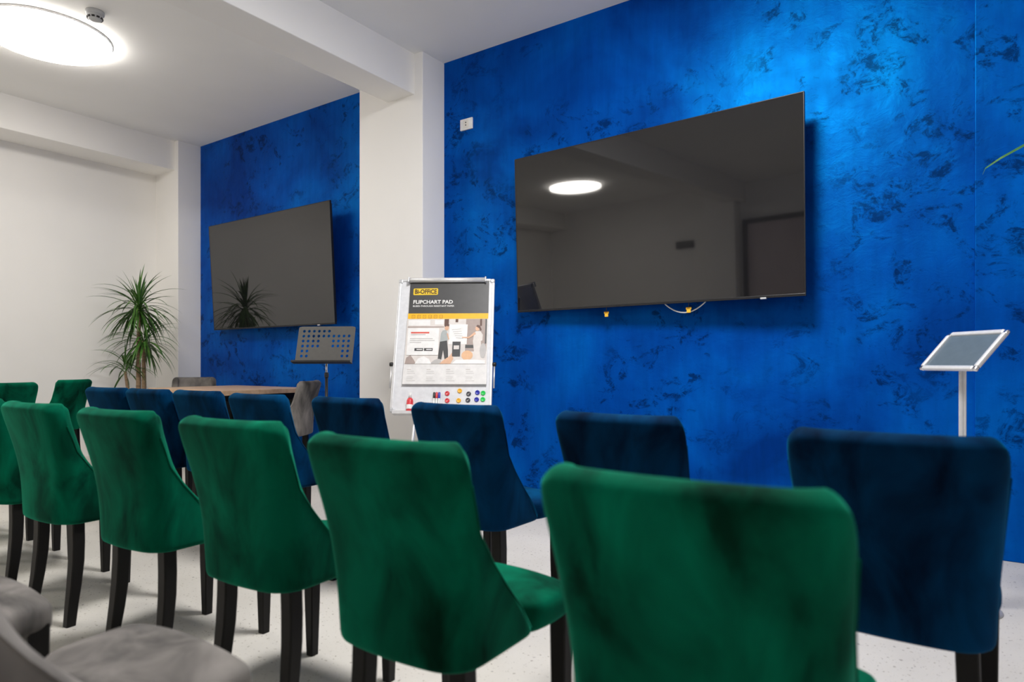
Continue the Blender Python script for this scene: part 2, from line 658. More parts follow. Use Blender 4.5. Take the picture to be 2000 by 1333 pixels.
# yellow pull tags of the bracket
for x in (-2.132, -1.509):
    lx = x - TV1.location.x
    tg = empty('pull_tag', (lx, 0.055, 1.41 - TV1.location.z))
    tg.parent = TV1
    bm = bmesh.new()
    add_box(bm, (-0.014, -0.003, -0.022), (0.014, 0.003, 0.016), 0.002)
    add_box(bm, (-0.019, -0.003, 0.000), (0.019, 0.003, 0.016), 0.002)
    finish(bm, 'tag_plate', 'tag_yellow', tg)
    tube('pull_cord', [(0, 0, 0.012), (0, 0.0, 0.06), (0, 0.002, 0.16)], 0.003, 'black_plastic', tg, 6)
cab = []
for i in range(13):
    u = i / 12
    cab.append((-1.70 + 0.315 * u, 4.29, 1.475 - 0.33 * u * (1 - u)))
tag(tube('cable', cab, 0.0045, 'white_plastic', None, 8), 'white cable sagging below the large screen', 'cable')

# wall socket high on the blue wall
so = tag(empty('wall_socket', (-3.494, D, 3.098)), 'small white socket plate high on the blue wall beside the column', 'wall socket')
box('face_plate', (-0.066, -0.012, -0.048), (0.066, 0.004, 0.048), 'white_plastic', so, 0.004)
box('insert', (-0.030, -0.016, -0.034), (0.030, -0.010, 0.034), 'cream_plastic', so, 0.003)
for z in (0.012, -0.010):
    bm = bmesh.new()
    add_lathe(bm, [(0, 0), (0.006, 0), (0.006, 0.004), (0, 0.004)], 10, Matrix.Translation((0.0, -0.0145, z)) @ Matrix.Rotation(PI / 2, 4, 'X'))
    finish(bm, 'contact_hole', 'stand_grey', so)

# ---------------------------------------------------------------- velvet chairs
ZB, ZT, TH = 0.403, 0.906, 0.062
F_TAB = [(0.40, 0.305), (0.44, 0.296), (0.48, 0.265), (0.53, 0.215), (0.60, 0.146), (0.663, 0.095), (0.72, 0.056), (0.765, 0.036), (0.83, 0.026), (0.92, 0.022)]   # front edge of the wings by height
B_TAB = [(0.40, 0.026), (0.56, 0.024), (0.64, 0.016), (0.72, 0.000), (0.80, -0.021), (0.90, -0.048)]   # outer back face by height


def lerp_tab(tab, z):
    if z <= tab[0][0]:
        return tab[0][1]
    for (a, va), (b, vb) in zip(tab[:-1], tab[1:]):
        if z <= b:
            return va + (vb - va) * (z - a) / (b - a)
    return tab[-1][1]


def shell_path(s, inset):
    z = ZB + s * (ZT - ZB)
    w = 0.201 + 0.032 * s ** 1.4 - 0.020 * max(0.0, (s - 0.80) / 0.2) ** 2
    yb = lerp_tab(B_TAB, z)
    L = lerp_tab(F_TAB, z) - yb
    rc = 0.075 - 0.032 * s
    w2, y2, r2 = w - inset, yb + inset, max(0.022, rc - inset)
    pts = []
    yf = yb + L - (0.0 if inset == 0 else 0.004)
    y_arc = y2 + r2
    yf = max(yf, y_arc + 0.006)
    for k in range(5):
        pts.append((-w2, yf + (y_arc - yf) * k / 4))
    for k in range(1, 5):
        a = PI + (PI / 2) * k / 4
        pts.append((-w2 + r2 + r2 * math.cos(a), y_arc + r2 * math.sin(a)))
    nb = 6
    for k in range(1, nb):
        x = (-w2 + r2) + (2 * (w2 - r2)) * k / nb
        pts.append((x, y2))
    half = pts[:9]
    pts = pts + [(-x, y) for x, y in half[::-1]]
    bow = 0.016 if inset == 0 else 0.012
    return [(x, y - bow * max(0.0, 1 - (x / max(w2 - r2 * 0.3, 1e-4)) ** 2)) for x, y in pts]


def make_shell_mesh():
    S = [0, 0.06, 0.18, 0.32, 0.46, 0.6, 0.72, 0.83, 0.89, 0.94]
    bm = bmesh.new()
    nu = len(shell_path(0, 0))

    def drop(i):
        k = min(i, nu - 1 - i)
        return {0: 0.036, 1: 0.022, 2: 0.013, 3: 0.008, 4: 0.005, 5: 0.003, 6: 0.0015}.get(k, 0.0)

    def top_dip(i):
        x = (i - (nu - 1) / 2) / ((nu - 1) / 2)
        return 0.004 * max(0, 1 - (x * 1.9) ** 2)

    O, I = [], []
    for s in S:
        po, pi_ = shell_path(s, 0), shell_path(s, TH)
        zO = ZB + s * (ZT - ZB)
        O.append([bm.verts.new((x, y, zO - (drop(i) + top_dip(i)) * s ** 4)) for i, (x, y) in enumerate(po)])
        I.append([bm.verts.new((x, y, zO - (drop(i) + top_dip(i)) * s ** 4)) for i, (x, y) in enumerate(pi_)])
    ns = len(S)
    for j in range(ns - 1):
        for i in range(nu - 1):
            bm.faces.new([O[j][i], O[j][i + 1], O[j + 1][i + 1], O[j + 1][i]])
            bm.faces.new([I[j][i + 1], I[j][i], I[j + 1][i], I[j + 1][i + 1]])
    loop = [(j, 0) for j in range(ns)] + [(ns - 1, i) for i in range(1, nu - 1)] + [(j, nu - 1) for j in range(ns - 1, -1, -1)]
    M = []
    for (j, i) in loop:
        o, n = O[j][i].co, I[j][i].co
        c = (o + n) / 2
        d = Vector((0, 0, 0))
        if i in (0, nu - 1):
            d += Vector((0, 0.018, 0.006))
        if j == ns - 1:
            d += Vector((0, 0, 0.030))
        M.append(bm.verts.new(c + d))
    for k in range(len(loop) - 1):
        (j0, i0), (j1, i1) = loop[k], loop[k + 1]
        bm.faces.new([O[j0][i0], O[j1][i1], M[k + 1], M[k]])
        bm.faces.new([M[k], M[k + 1], I[j1][i1], I[j0][i0]])
    for i in range(nu - 1):
        bm.faces.new([O[0][i + 1], O[0][i], I[0][i], I[0][i + 1]])
    bm.faces.new([O[0][0], M[0], I[0][0]])
    bm.faces.new([O[0][nu - 1], I[0][nu - 1], M[-1]])
    bmesh.ops.recalc_face_normals(bm, faces=bm.faces)
    me = bpy.data.meshes.new('backrest')
    bm.to_mesh(me)
    pipe = [[O[j][i].co * 0.75 + O[j][k].co * 0.25 for j in range(1, ns - 2)] for i, k in ((0, 1), (nu - 1, nu - 2))]
    bm.free()
    for p in me.polygons:
        p.use_smooth = True
    return me, pipe


def make_seat_mesh():
    st = [(0.045, 0.135), (0.10, 0.142), (0.20, 0.147), (0.265, 0.150), (0.295, 0.165), (0.318, 0.200), (0.36, 0.209), (0.45, 0.209), (0.490, 0.203), (0.499, 0.188)]
    z0, z1 = 0.398, 0.482
    bm = bmesh.new()
    rings = []
    for y, hw in st:
        k = 0.0
        if y < 0.05 or y > 0.495:
            k = 0.014
        prof = [(-hw, z0 + k), (-hw - 0.004, (z0 + z1) / 2), (-hw, z1 - 0.012), (-hw + 0.018, z1 - k), (-hw * 0.5, z1 + 0.012 - k), (0, z1 + 0.016 - k),
                (hw * 0.5, z1 + 0.012 - k), (hw - 0.018, z1 - k), (hw, z1 - 0.012), (hw + 0.004, (z0 + z1) / 2), (hw, z0 + k), (hw * 0.5, z0 + k), (-hw * 0.5, z0 + k)]
        rings.append([bm.verts.new((x, y, z)) for x, z in prof])
    n = len(rings[0])
    for a, b in zip(rings[:-1], rings[1:]):
        for k in range(n):
            bm.faces.new([a[k], a[(k + 1) % n], b[(k + 1) % n], b[k]])
    bm.faces.new(rings[0][::-1])
    bm.faces.new(rings[-1])
    bmesh.ops.recalc_face_normals(bm, faces=bm.faces)
    me = bpy.data.meshes.new('seat')
    bm.to_mesh(me)
    bm.free()
    for p in me.polygons:
        p.use_smooth = True
    return me


def make_leg_mesh(path):
    """square tapered leg: path of (y, z, half)"""
    bm = bmesh.new()
    rings = []
    for y, z, hf in path:
        c = hf * 0.82
        rings.append([bm.verts.new((x, y + yy, z)) for x, yy in ((-hf, -c), (-c, -hf), (c, -hf), (hf, -c), (hf, c), (c, hf), (-c, hf), (-hf, c))])
    for a, b in zip(rings[:-1], rings[1:]):
        for k in range(8):
            bm.faces.new([a[k], a[(k + 1) % 8], b[(k + 1) % 8], b[k]])
    bm.faces.new(rings[0][::-1])
    bm.faces.new(rings[-1])
    bmesh.ops.recalc_face_normals(bm, faces=bm.faces)
    me = bpy.data.meshes.new('leg')
    bm.to_mesh(me)
    bm.free()
    me.materials.append(MATS['dark_wood'])
    return me


SHELL, PIPE = make_shell_mesh()
SEAT = make_seat_mesh()
FRONT_LEG = make_leg_mesh([(0, 0.0, 0.0155), (0, 0.2, 0.0205), (0, 0.43, 0.0235)])
REAR_LEG = make_leg_mesh([(-0.032, 0.0, 0.0175), (-0.023, 0.08, 0.019), (-0.012, 0.16, 0.021), (-0.003, 0.25, 0.0225), (0.0, 0.33, 0.023), (0.0, 0.44, 0.023)])


def make_chair(mat):
    t = empty('velvet_chair')
    sh = link('backrest', SHELL.copy(), mat, t)
    md = sh.modifiers.new('round', 'SUBSURF')
    md.levels = 1
    md.render_levels = 2
    st = link('seat', SEAT.copy(), mat, t)
    md = st.modifiers.new('round', 'SUBSURF')
    md.levels = 1
    md.render_levels = 2
    for side in PIPE:
        bm = bmesh.new()
        add_tube(bm, side, 0.0022, 6)
        finish(bm, 'piping', mat, t, True)
    for sx in (-1, 1):
        a = link('leg', FRONT_LEG, None, t)
        a.location = (sx * 0.183, 0.462, 0)
        b = link('leg', REAR_LEG, None, t)
        b.location = (sx * 0.160, 0.096, 0)
        b.rotation_euler = (0, sx * -0.035, 0)
    return t


PROTO = {}


def chair(mat, x, y, deg, label, group):
    if mat not in PROTO:
        PROTO[mat] = make_chair(mat)
        c = PROTO[mat]
    else:
        c = copy_tree(PROTO[mat])
    c.location = (x, y, 0)
    c.rotation_euler = (0, 0, math.radians(deg))
    tag(c, label, 'chair', group)
    return c


GREEN = [(-0.331, 0.885, 0, 'green velvet chair nearest the viewer, large at the bottom of the picture'),
         (-1.025, 0.99, 1, 'second green velvet chair of the row, left of the nearest one'),
         (-1.721, 1.075, 3, 'third green velvet chair of the row from the nearest one'),
         (-2.401, 1.075, 3, 'fourth green velvet chair of the row from the nearest one'),
         (-3.09, 1.068, 3, 'fifth green velvet chair of the row, with the grey seat corner in front'),
         (-3.735, 1.08, 1, 'dark green velvet chair cut off by the left picture edge'),
         (-4.37, 1.1, 0, 'seventh chair of the green row, only dark front legs showing at left'),
         (-5.03, 1.12, 0, 'eighth chair of the green row, one dark front leg showing at left edge')]
for x, y, d, lab in GREEN:
    chair('green_velvet', x, y, d, lab, 'row of green velvet chairs')
BLUE = [(-0.14, 1.725, -2, 'dark blue velvet chair at the right, nearest of the blue row'),
        (-0.899, 1.873, -3, 'second blue velvet chair of the row, against plain blue wall below the screen'),
        (-1.631, 1.965, -1, 'third blue velvet chair of the row, in front of the magnets'),
        (-2.352, 2.05, 1, 'fourth blue velvet chair of the row, left of the flipchart'),
        (-2.988, 2.02, 1.5, 'fifth blue velvet chair of the row, in front of the table end'),
        (-3.656, 2.08, 2, 'sixth blue velvet chair of the row, in front of the wooden table'),
        (-4.138, 2.04, 2.5, 'seventh blue velvet chair of the row, below the plant'),
        (-4.61, 2.01, 5, 'eighth blue velvet chair, the leftmost of the blue row')]
for x, y, d, lab in BLUE:
    chair('blue_velvet', x, y, d, lab, 'row of blue velvet chairs')
chair('grey_velvet', -1.28, 0.238, 4, 'grey velvet chair whose seat shows blurred at the bottom left', 'row of grey velvet chairs')
chair('grey_velvet', -1.98, 0.165, 2, 'grey velvet chair at the left edge, only its rounded seat corner showing', 'row of grey velvet chairs')
chair('grey_velvet', -7.12, 4.02, -125, 'grey velvet chair behind the far left end of the wooden table', 'grey velvet chairs at the table')
chair('grey_velvet', -4.83, 3.80, 122, 'grey velvet chair at the right end of the table below the music stand', 'grey velvet chairs at the table')
chair('green_velvet', -6.35, 2.02, 92, 'green velvet chair behind the row with its broad back at the left edge', 'green velvet chairs by the left wall')
chair('green_velvet', -7.08, 2.80, 122, 'green velvet chair turned sideways at the left, beside the leftmost blue one', 'green velvet chairs by the left wall')

# ---------------------------------------------------------------- wooden table
tb = tag(empty('wooden_table', (-6.15, 3.85, 0)), 'pale wooden table against the far blue wall, under the far screen', 'table')
box('tabletop', (-0.65, -0.50, 0.755), (0.65, 0.48, 0.80), 'oak_wood', tb, 0.004)
box('apron', (-0.55, -0.40, 0.68), (0.55, 0.38, 0.756), 'dark_wood', tb, 0.003)
for sx in (-0.53, 0.53):
    for sy in (-0.38, 0.36):
        box('leg', (sx - 0.03, sy - 0.03, 0), (sx + 0.03, sy + 0.03, 0.70), 'dark_wood', tb, 0.004)

# ---------------------------------------------------------------- flipchart easel
FB = frame_matrix((-3.4185, 3.3912, 0.6926), 0.5516, 0.295)
BW, BH = 0.741, 1.049
fl = tag(empty('flipchart_easel'), 'white magnetic flipchart easel with silver frame before the white column', 'flipchart')
fl.matrix_world = FB


def fbox(name, lo, hi, mat, parent, bevel=0.0):
    return box(name, lo, hi, mat, parent, bevel)


fbox('board', (0.012, 0.012, -0.014), (BW - 0.012, BH - 0.012, 0.0), 'whiteboard', fl)
for nm, lo, hi in (('frame_rail', (0, 0.03, -0.018), (0.020, BH - 0.03, 0.006)), ('frame_rail', (BW - 0.020, 0.03, -0.018), (BW, BH - 0.03, 0.006)),
                   ('frame_rail', (0.03, 0, -0.018), (BW - 0.03, 0.020, 0.006)), ('frame_rail', (0.03, BH - 0.020, -0.018), (BW - 0.03, BH, 0.006))):
    fbox(nm, lo, hi, 'aluminium', fl, 0.004)
for cx in (0, BW - 0.034):
    for cy in (0, BH - 0.034):
        fbox('corner_cap', (cx, cy, -0.020), (cx + 0.034, cy + 0.034, 0.009), 'frame_silver', fl, 0.008)
bm = bmesh.new()
add_tube(bm, [(0.085, 1.030, 0.026), (0.67, 1.030, 0.026)], 0.019, 14)
finish(bm, 'clamp_bar', 'aluminium', fl, True)
for x in (0.078, 0.668):
    fbox('clamp_end', (x, 1.008, 0.004), (x + 0.012, 1.052, 0.048), 'frame_silver', fl, 0.005)
# pen tray
bm = bmesh.new()
add_box(bm, (0.03, -0.022, -0.006), (BW - 0.03, -0.014, 0.060), 0.002)
add_box(bm, (0.03, -0.022, 0.054), (BW - 0.03, 0.000, 0.062), 0.002)
add_box(bm, (0.03, -0.022, -0.010), (BW - 0.03, 0.004, -0.002), 0.002)
finish(bm, 'pen_tray', 'aluminium', fl)
for sx, x in ((-1, -0.012), (1, BW + 0.012)):
    ar = tube('side_arm', [(x, 0.185, -0.006), (x, 0.355, -0.006)], 0.006, 'aluminium', fl, 8)
    kn = bmesh.new()
    add_lathe(kn, [(0, -0.014), (0.014, -0.014), (0.016, 0), (0.014, 0.014), (0, 0.014)], 14, Matrix.Translation((x, 0.366, -0.004)) @ Matrix.Rotation(PI / 2, 4, 'Y'))
    finish(kn, 'arm_pivot', 'black_plastic', fl, True)
FBI = FB.inverted()


def to_board(p):
    return tuple(FBI @ Vector(p))


def board_world(u, v, w=0.0):
    return FB @ Vector((u, v, w))


for u0, du in ((0.19, -0.02), (BW - 0.19, 0.02)):
    a = board_world(u0, 0.25, -0.03)
    b = board_world(u0 + du, -0.30, -0.03)
    dirn = (b - a) / (b.z - a.z)
    c = a + dirn * (0.012 - a.z)
    tube('tripod_leg', [to_board(a), to_board(c)], 0.011, 'aluminium', fl, 10)
a = board_world(BW / 2, 0.95, -0.03)
c = Vector((a.x, a.y, 0.012)) - FB.col[2].to_3d().normalized() * 0.18
c.z = 0.012
tube('tripod_leg', [to_board(a), to_board(c)], 0.011, 'aluminium', fl, 10)
fbox('leg_bracket', (BW / 2 - 0.22, 0.20, -0.036), (BW / 2 + 0.22, 0.26, -0.013), 'frame_silver', fl, 0.004)

# --- the printed pad hanging from the clamp
pd = tag(empty('flipchart_pad'), 'printed flipchart pad with dark header and yellow band clamped to the board', 'paper pad')
pd.matrix_world = FB @ Matrix.Translation((0.0, 0.0, 0.004))
X0, X1 = 0.094, 0.700
# sheet block: slightly curved towards its lower edge
bm = bmesh.new()
rows = []
for j in range(13):
    v = 1.030 - (1.030 - 0.208) * j / 12
    bulge = 0.010 + 0.010 * (j / 12) ** 2
    xs0 = X0 - 0.012 * (j / 12)
    rows.append([bm.verts.new((x, v, z)) for x, z in ((xs0, 0.0), (X1, 0.0), (X1, bulge), (xs0, bulge))])
for a_, b_ in zip(rows[:-1], rows[1:]):
    for k in range(4):
        bm.faces.new([a_[k], a_[(k + 1) % 4], b_[(k + 1) % 4], b_[k]])
bm.faces.new(rows[0])
bm.faces.new(rows[-1][::-1])
finish(bm, 'sheets', 'paper_white', pd)


def zsheet(v):
    t = (1.030 - v) / (1.030 - 0.208)
    return 0.010 + 0.010 * max(0, t) ** 2


def pr(name, pts, mat, lift, parent=None):
    """flat printed shape lying on the sheet (follows its curve), a hair proud of it"""
    bm = bmesh.new()
    vs = [bm.verts.new((u, v, zsheet(v) + lift)) for u, v in pts]
    f = bm.faces.new(vs)
    bmesh.ops.triangulate(bm, faces=[f])
    ext = bmesh.ops.extrude_face_region(bm, geom=bm.faces[:])
    for e in ext['geom']:
        if isinstance(e, bmesh.types.BMVert):
            e.co.z -= 0.0006
    return finish(bm, name, mat, parent or pd)


def rect(u0, v0, u1, v1):
    n = 5
    left = [(u0, v0 + (v1 - v0) * k / n) for k in range(n + 1)]
    right = [(u1, v1 + (v0 - v1) * k / n) for k in range(n + 1)]
    return right[::-1] + left[::-1] if False else left + right


def ell(cu, cv, ru, rv, n=16):
    return [(cu + ru * math.cos(2 * PI * k / n), cv + rv * math.sin(2 * PI * k / n)) for k in range(n)]


hd = pr('header', rect(X0, 0.762, X1, 1.030), 'print_dark', 0.0008)
bd = pr('yellow_band', rect(X0 - 0.002, 0.718, X1, 0.762), 'print_yellow', 0.0008)
lg = pr('logo_plate', [(0.122, 0.918), (0.126, 0.912), (0.306, 0.914), (0.311, 0.920), (0.311, 0.962), (0.306, 0.968), (0.127, 0.966), (0.122, 0.961)], 'logo_yellow', 0.0016)
text_mesh('logo_lettering', 'Bi-OFFiCE', 0.050, 'print_brown', pd, (0.132, 0.9235, zsheet(0.94) + 0.0026), 0.0004, 0.0016, fit=0.168)
text_mesh('title_lettering', 'FLIPCHART PAD', 0.040, 'print_white', pd, (0.124, 0.842, zsheet(0.85) + 0.0018), 0.0004, 0.0010, fit=0.302)
text_mesh('subtitle_lettering', 'BLEED-THROUGH RESISTANT PAPER', 0.017, 'print_white', pd, (0.124, 0.816, zsheet(0.82) + 0.0018), 0.0004, 0.0003, fit=0.315)
for k in range(6):
    u = 0.122 + 0.042 * k
    bm = bmesh.new()
    z = zsheet(0.735) + 0.0016
    for lo, hi in (((u, 0.7225), (u + 0.024, 0.7250)), ((u, 0.7465), (u + 0.024, 0.749)), ((u, 0.725), (u + 0.0025, 0.7465)), ((u + 0.0215, 0.725), (u + 0.024, 0.7465)), ((u + 0.007, 0.733 + 0.002 * (k % 3)), (u + 0.017, 0.7355 + 0.002 * (k % 3)))):
        add_box(bm, (lo[0], lo[1], z), (hi[0], hi[1], z + 0.0004))
    finish(bm, 'band_icon', 'print_ochre', pd)
# cover picture
pic = pr('cover_picture', rect(X0 - 0.006, 0.360, X1 - 0.006, 0.717), 'print_pale', 0.0008)
PZ = 0.0014
pr('picture_window', rect(0.10, 0.665, 0.265, 0.708), 'print_white', PZ, pd)
pr('picture_window', rect(0.30, 0.672, 0.365, 0.708), 'print_white', PZ, pd)
pr('picture_beam', rect(0.095, 0.648, 0.37, 0.657), 'print_taupe', PZ, pd)
pr('picture_wall', rect(0.535, 0.46, 0.693, 0.716), 'print_taupe', PZ, pd)
pr('picture_post', rect(0.372, 0.66, 0.405, 0.716), 'print_hair', PZ, pd)
pr('picture_post', rect(0.455, 0.69, 0.475, 0.716), 'print_hair', PZ, pd)
pr('picture_post', rect(0.640, 0.66, 0.655, 0.716), 'print_hair', PZ + 0.0006, pd)
pr('picture_post', rect(0.680, 0.52, 0.692, 0.716), 'print_dark', PZ + 0.0006, pd)
pr('picture_shadow', rect(0.535, 0.485, 0.62, 0.51), 'print_dark', PZ + 0.0006, pd)
pr('picture_board', [(0.408, 0.515), (0.545, 0.515), (0.548, 0.672), (0.414, 0.672)], 'print_white', PZ + 0.0006, pd)
for q in range(5):
    pr('picture_sketch', [(0.432 + 0.008 * q, 0.632 - 0.016 * q), (0.500 + 0.005 * q, 0.638 - 0.019 * q), (0.498 + 0.005 * q, 0.635 - 0.019 * q), (0.430 + 0.008 * q, 0.628 - 0.016 * q)], 'print_grey', PZ + 0.0012, pd)
# man standing
pr('picture_trousers', [(0.345, 0.545), (0.398, 0.545), (0.408, 0.47), (0.412, 0.405), (0.385, 0.40), (0.372, 0.47), (0.362, 0.395), (0.335, 0.40)], 'print_dark', PZ + 0.0012, pd)
pr('picture_shirt', [(0.345, 0.535), (0.350, 0.60), (0.362, 0.625), (0.388, 0.628), (0.398, 0.60), (0.402, 0.545)], 'print_shirt', PZ + 0.0018, pd)
pr('picture_arm', [(0.392, 0.60), (0.402, 0.60), (0.415, 0.555), (0.408, 0.55)], 'print_skin', PZ + 0.0024, pd)
pr('picture_head', ell(0.392, 0.645, 0.016, 0.021), 'print_skin', PZ + 0.0018, pd)
pr('picture_hair', [(0.375, 0.652), (0.378, 0.672), (0.395, 0.680), (0.410, 0.670), (0.406, 0.655), (0.392, 0.660)], 'print_hair', PZ + 0.0024, pd)
# woman pointing at the board
pr('picture_trousers', [(0.590, 0.545), (0.650, 0.545), (0.655, 0.47), (0.648, 0.39), (0.615, 0.39), (0.600, 0.47)], 'print_pale', PZ + 0.0012, pd)
pr('picture_shirt', [(0.592, 0.54), (0.596, 0.585), (0.610, 0.618), (0.645, 0.618), (0.664, 0.590), (0.662, 0.545), (0.640, 0.535)], 'print_pale', PZ + 0.0018, pd)
pr('picture_arm', [(0.602, 0.612), (0.612, 0.595), (0.560, 0.560), (0.508, 0.566), (0.508, 0.573), (0.558, 0.572)], 'print_skin', PZ + 0.0024, pd)
pr('picture_head', ell(0.622, 0.640, 0.015, 0.020), 'print_skin', PZ + 0.0018, pd)
pr('picture_hair', [(0.612, 0.656), (0.622, 0.668), (0.640, 0.662), (0.654, 0.630), (0.646, 0.618), (0.636, 0.640)], 'print_hair', PZ + 0.0024, pd)
pr('picture_chair', ell(0.668, 0.465, 0.024, 0.058), 'print_grey', PZ + 0.0018, pd)
# seated listeners along the lower edge
pr('picture_listener', [(0.092, 0.362), (0.10, 0.41), (0.13, 0.43), (0.16, 0.39), (0.175, 0.362)], 'print_taupe', PZ + 0.0012, pd)
pr('picture_listener', [(0.165, 0.362), (0.19, 0.405), (0.23, 0.420), (0.27, 0.40), (0.29, 0.362)], 'print_white', PZ + 0.0018, pd)
pr('picture_listener', [(0.275, 0.362), (0.31, 0.392), (0.352, 0.408), (0.36, 0.38), (0.35, 0.362)], 'print_grey', PZ + 0.0012, pd)
pr('picture_listener', [(0.35, 0.362), (0.37, 0.385), (0.42, 0.42), (0.44, 0.45), (0.45, 0.40), (0.43, 0.362)], 'print_skin', PZ + 0.0018, pd)
pr('picture_listener', ell(0.552, 0.428, 0.042, 0.038), 'print_orange', PZ + 0.0018, pd)
pr('picture_table', [(0.44, 0.362), (0.47, 0.392), (0.56, 0.396), (0.685, 0.390), (0.685, 0.362)], 'print_white', PZ + 0.0024, pd)
pr('picture_phone', rect(0.440, 0.420, 0.500, 0.535), 'print_dark', PZ + 0.0030, pd)
pr('picture_phone_screen', rect(0.450, 0.475, 0.490, 0.505), 'print_pale', PZ + 0.0036, pd)
# translucent white text panel at the left of the picture
pr('text_panel', rect(0.100, 0.430, 0.335, 0.642), 'print_white', PZ + 0.0030, pd)
for (u0, v0, u1, v1, mt) in ((0.124, 0.600, 0.262, 0.612, 'print_red'), (0.124, 0.588, 0.235, 0.593, 'print_grey'), (0.120, 0.556, 0.290, 0.561, 'print_grey'), (0.120, 0.541, 0.305, 0.546, 'print_grey'),
                             (0.120, 0.526, 0.205, 0.531, 'print_grey')):
    pr('text_line', rect(u0, v0, u1, v1), mt, PZ + 0.0038, pd)
for u0 in (0.158, 0.230):
    pr('store_badge', rect(u0, 0.462, u0 + 0.064, 0.484), 'print_dark', PZ + 0.0038, pd)
    pr('text_line', rect(u0 + 0.016, 0.470, u0 + 0.058, 0.477), 'print_white', PZ + 0.0044, pd)
# small print columns at the bottom of the sheet
for k in range(4):
    u = 0.112 + 0.145 * k
    for j, ln in enumerate((0.03, 0.055, 0.06, 0.0, 0.05, 0.045, 0.065)):
        if ln:
            pr('small_print', rect(u, 0.318 - 0.0145 * j, u + ln, 0.3205 - 0.0145 * j), 'print_grey' if j else 'print_taupe', 0.0008, pd)

# --- magnets
for (nm, mt, pos) in (('red', 'magnet_red', ((0.4146, 0.1428), (0.417, 0.090))), ('orange', 'magnet_orange', ((0.5053, 0.163), (0.5003, 0.0906))),
                      ('black', 'magnet_black', ((0.5713, 0.1405), (0.5677, 0.0935))), ('blue', 'magnet_blue', ((0.6353, 0.1507), (0.6309, 0.0982))),
                      ('green', 'magnet_green', ((0.6769, 0.1469), (0.676, 0.0995)))):
    for k, (u, v) in enumerate(pos):
        mg = empty('round_magnet')
        mg.matrix_world = FB @ Matrix.Translation((u, v, 0.0))
        tag(mg, '%s round %s magnet at the foot of the whiteboard' % (('upper', 'lower')[k], nm), 'magnet', 'round magnets on the flipchart board')
        lathe('body', [(0, 0), (0.0165, 0), (0.0175, 0.003), (0.0165, 0.007), (0.013, 0.0085), (0.012, 0.0075), (0, 0.0075)], mt, mg, 20)
        bm = bmesh.new()
        for (ax, ay, bx, by) in ((-0.006, 0.0, -0.001, -0.005), (-0.001, -0.005, 0.007, 0.006)):
            d = Vector((bx - ax, by - ay))
            n_ = Vector((-d.y, d.x)).normalized() * 0.0009
            bmesh.ops.transform(bm, matrix=Matrix.Identity(4), verts=[])
            q = [bm.verts.new((ax + s * n_.x + e * d.x, ay + s * n_.y + e * d.y, z)) for z in (0.0074, 0.0080) for e, s in ((0, -1), (1, -1), (1, 1), (0, 1))]
            for f in ((3, 2, 1, 0), (4, 5, 6, 7), (0, 1, 5, 4), (1, 2, 6, 5), (2, 3, 7, 6), (3, 0, 4, 7)):
                bm.faces.new([q[i] for i in f])
        finish(bm, 'embossed_tick', 'print_pale' if nm in ('black', 'red') else mt, mg)

# --- markers standing in the tray, eraser bottle
for k, (nm, mt) in enumerate((('black', 'black_plastic'), ('red', 'magnet_red'), ('blue', 'magnet_blue'))):
    mk = empty('marker')
    mk.matrix_world = FB @ Matrix.Translation((0.321 + 0.0185 * k, 0.0, 0.012)) @ Matrix.Rotation(PI / 2, 4, 'X')
    tag(mk, '%s-capped white marker pen held on the flipchart board' % nm, 'marker', 'markers on the flipchart board')
    lathe('barrel', [(0, 0.014), (0.0075, 0.014), (0.0080, -0.0), (0.0080, -0.105), (0, -0.105)], 'white_plastic', mk, 14)
    lathe('cap', [(0.0086, -0.104), (0.0088, -0.108), (0.0086, -0.145), (0.006, -0.149), (0, -0.149)], mt, mk, 14)
bt = empty('spray_bottle')
bt.matrix_world = FB @ Matrix.Translation((0.150, 0.0, 0.028)) @ Matrix.Rotation(PI / 2, 4, 'X')
tag(bt, 'small red and white cleaner bottle in the flipchart pen tray', 'bottle')
lathe('body', [(0, 0.012), (0.022, 0.012), (0.024, 0.006), (0.024, -0.080), (0.020, -0.094), (0.011, -0.102), (0, -0.102)], 'magnet_red', bt, 20)
lathe('label_band', [(0.0243, -0.018), (0.0246, -0.020), (0.0246, -0.048), (0.0243, -0.050), (0.0243, -0.018)], 'print_white', bt, 20)
lathe('cap', [(0, -0.100), (0.012, -0.100), (0.012, -0.130), (0.006, -0.142), (0, -0.142)], 'white_plastic', bt, 14)

# ---------------------------------------------------------------- music stand
MS = frame_matrix((-4.4385, 3.6277, 1.0508), 0.5026, 0.2892)
MW, MH = 0.50, 0.328
ms = tag(empty('music_stand', (-4.4385, 3.6277, 0)), 'grey music stand with rows of round holes before the far blue wall', 'music stand')
MSL = Matrix.Translation((4.4385, -3.6277, 0)) @ MS
rows_ = ['xxxxxx....', 'xxxxxxxxxx', 'xxxx..xxxx', 'xxxx..xxxx', 'xx......xx', 'xx......xx']
bm = bmesh.new()
cw, ch = 0.0445, 0.0445
gx0 = -5 * cw
gy1 = MH - 0.020
keep = {}


def gv(x, y):
    k = (round(x, 5), round(y, 5))
    if k not in keep:
        keep[k] = bm.verts.new((k[0], k[1], 0))
    return keep[k]


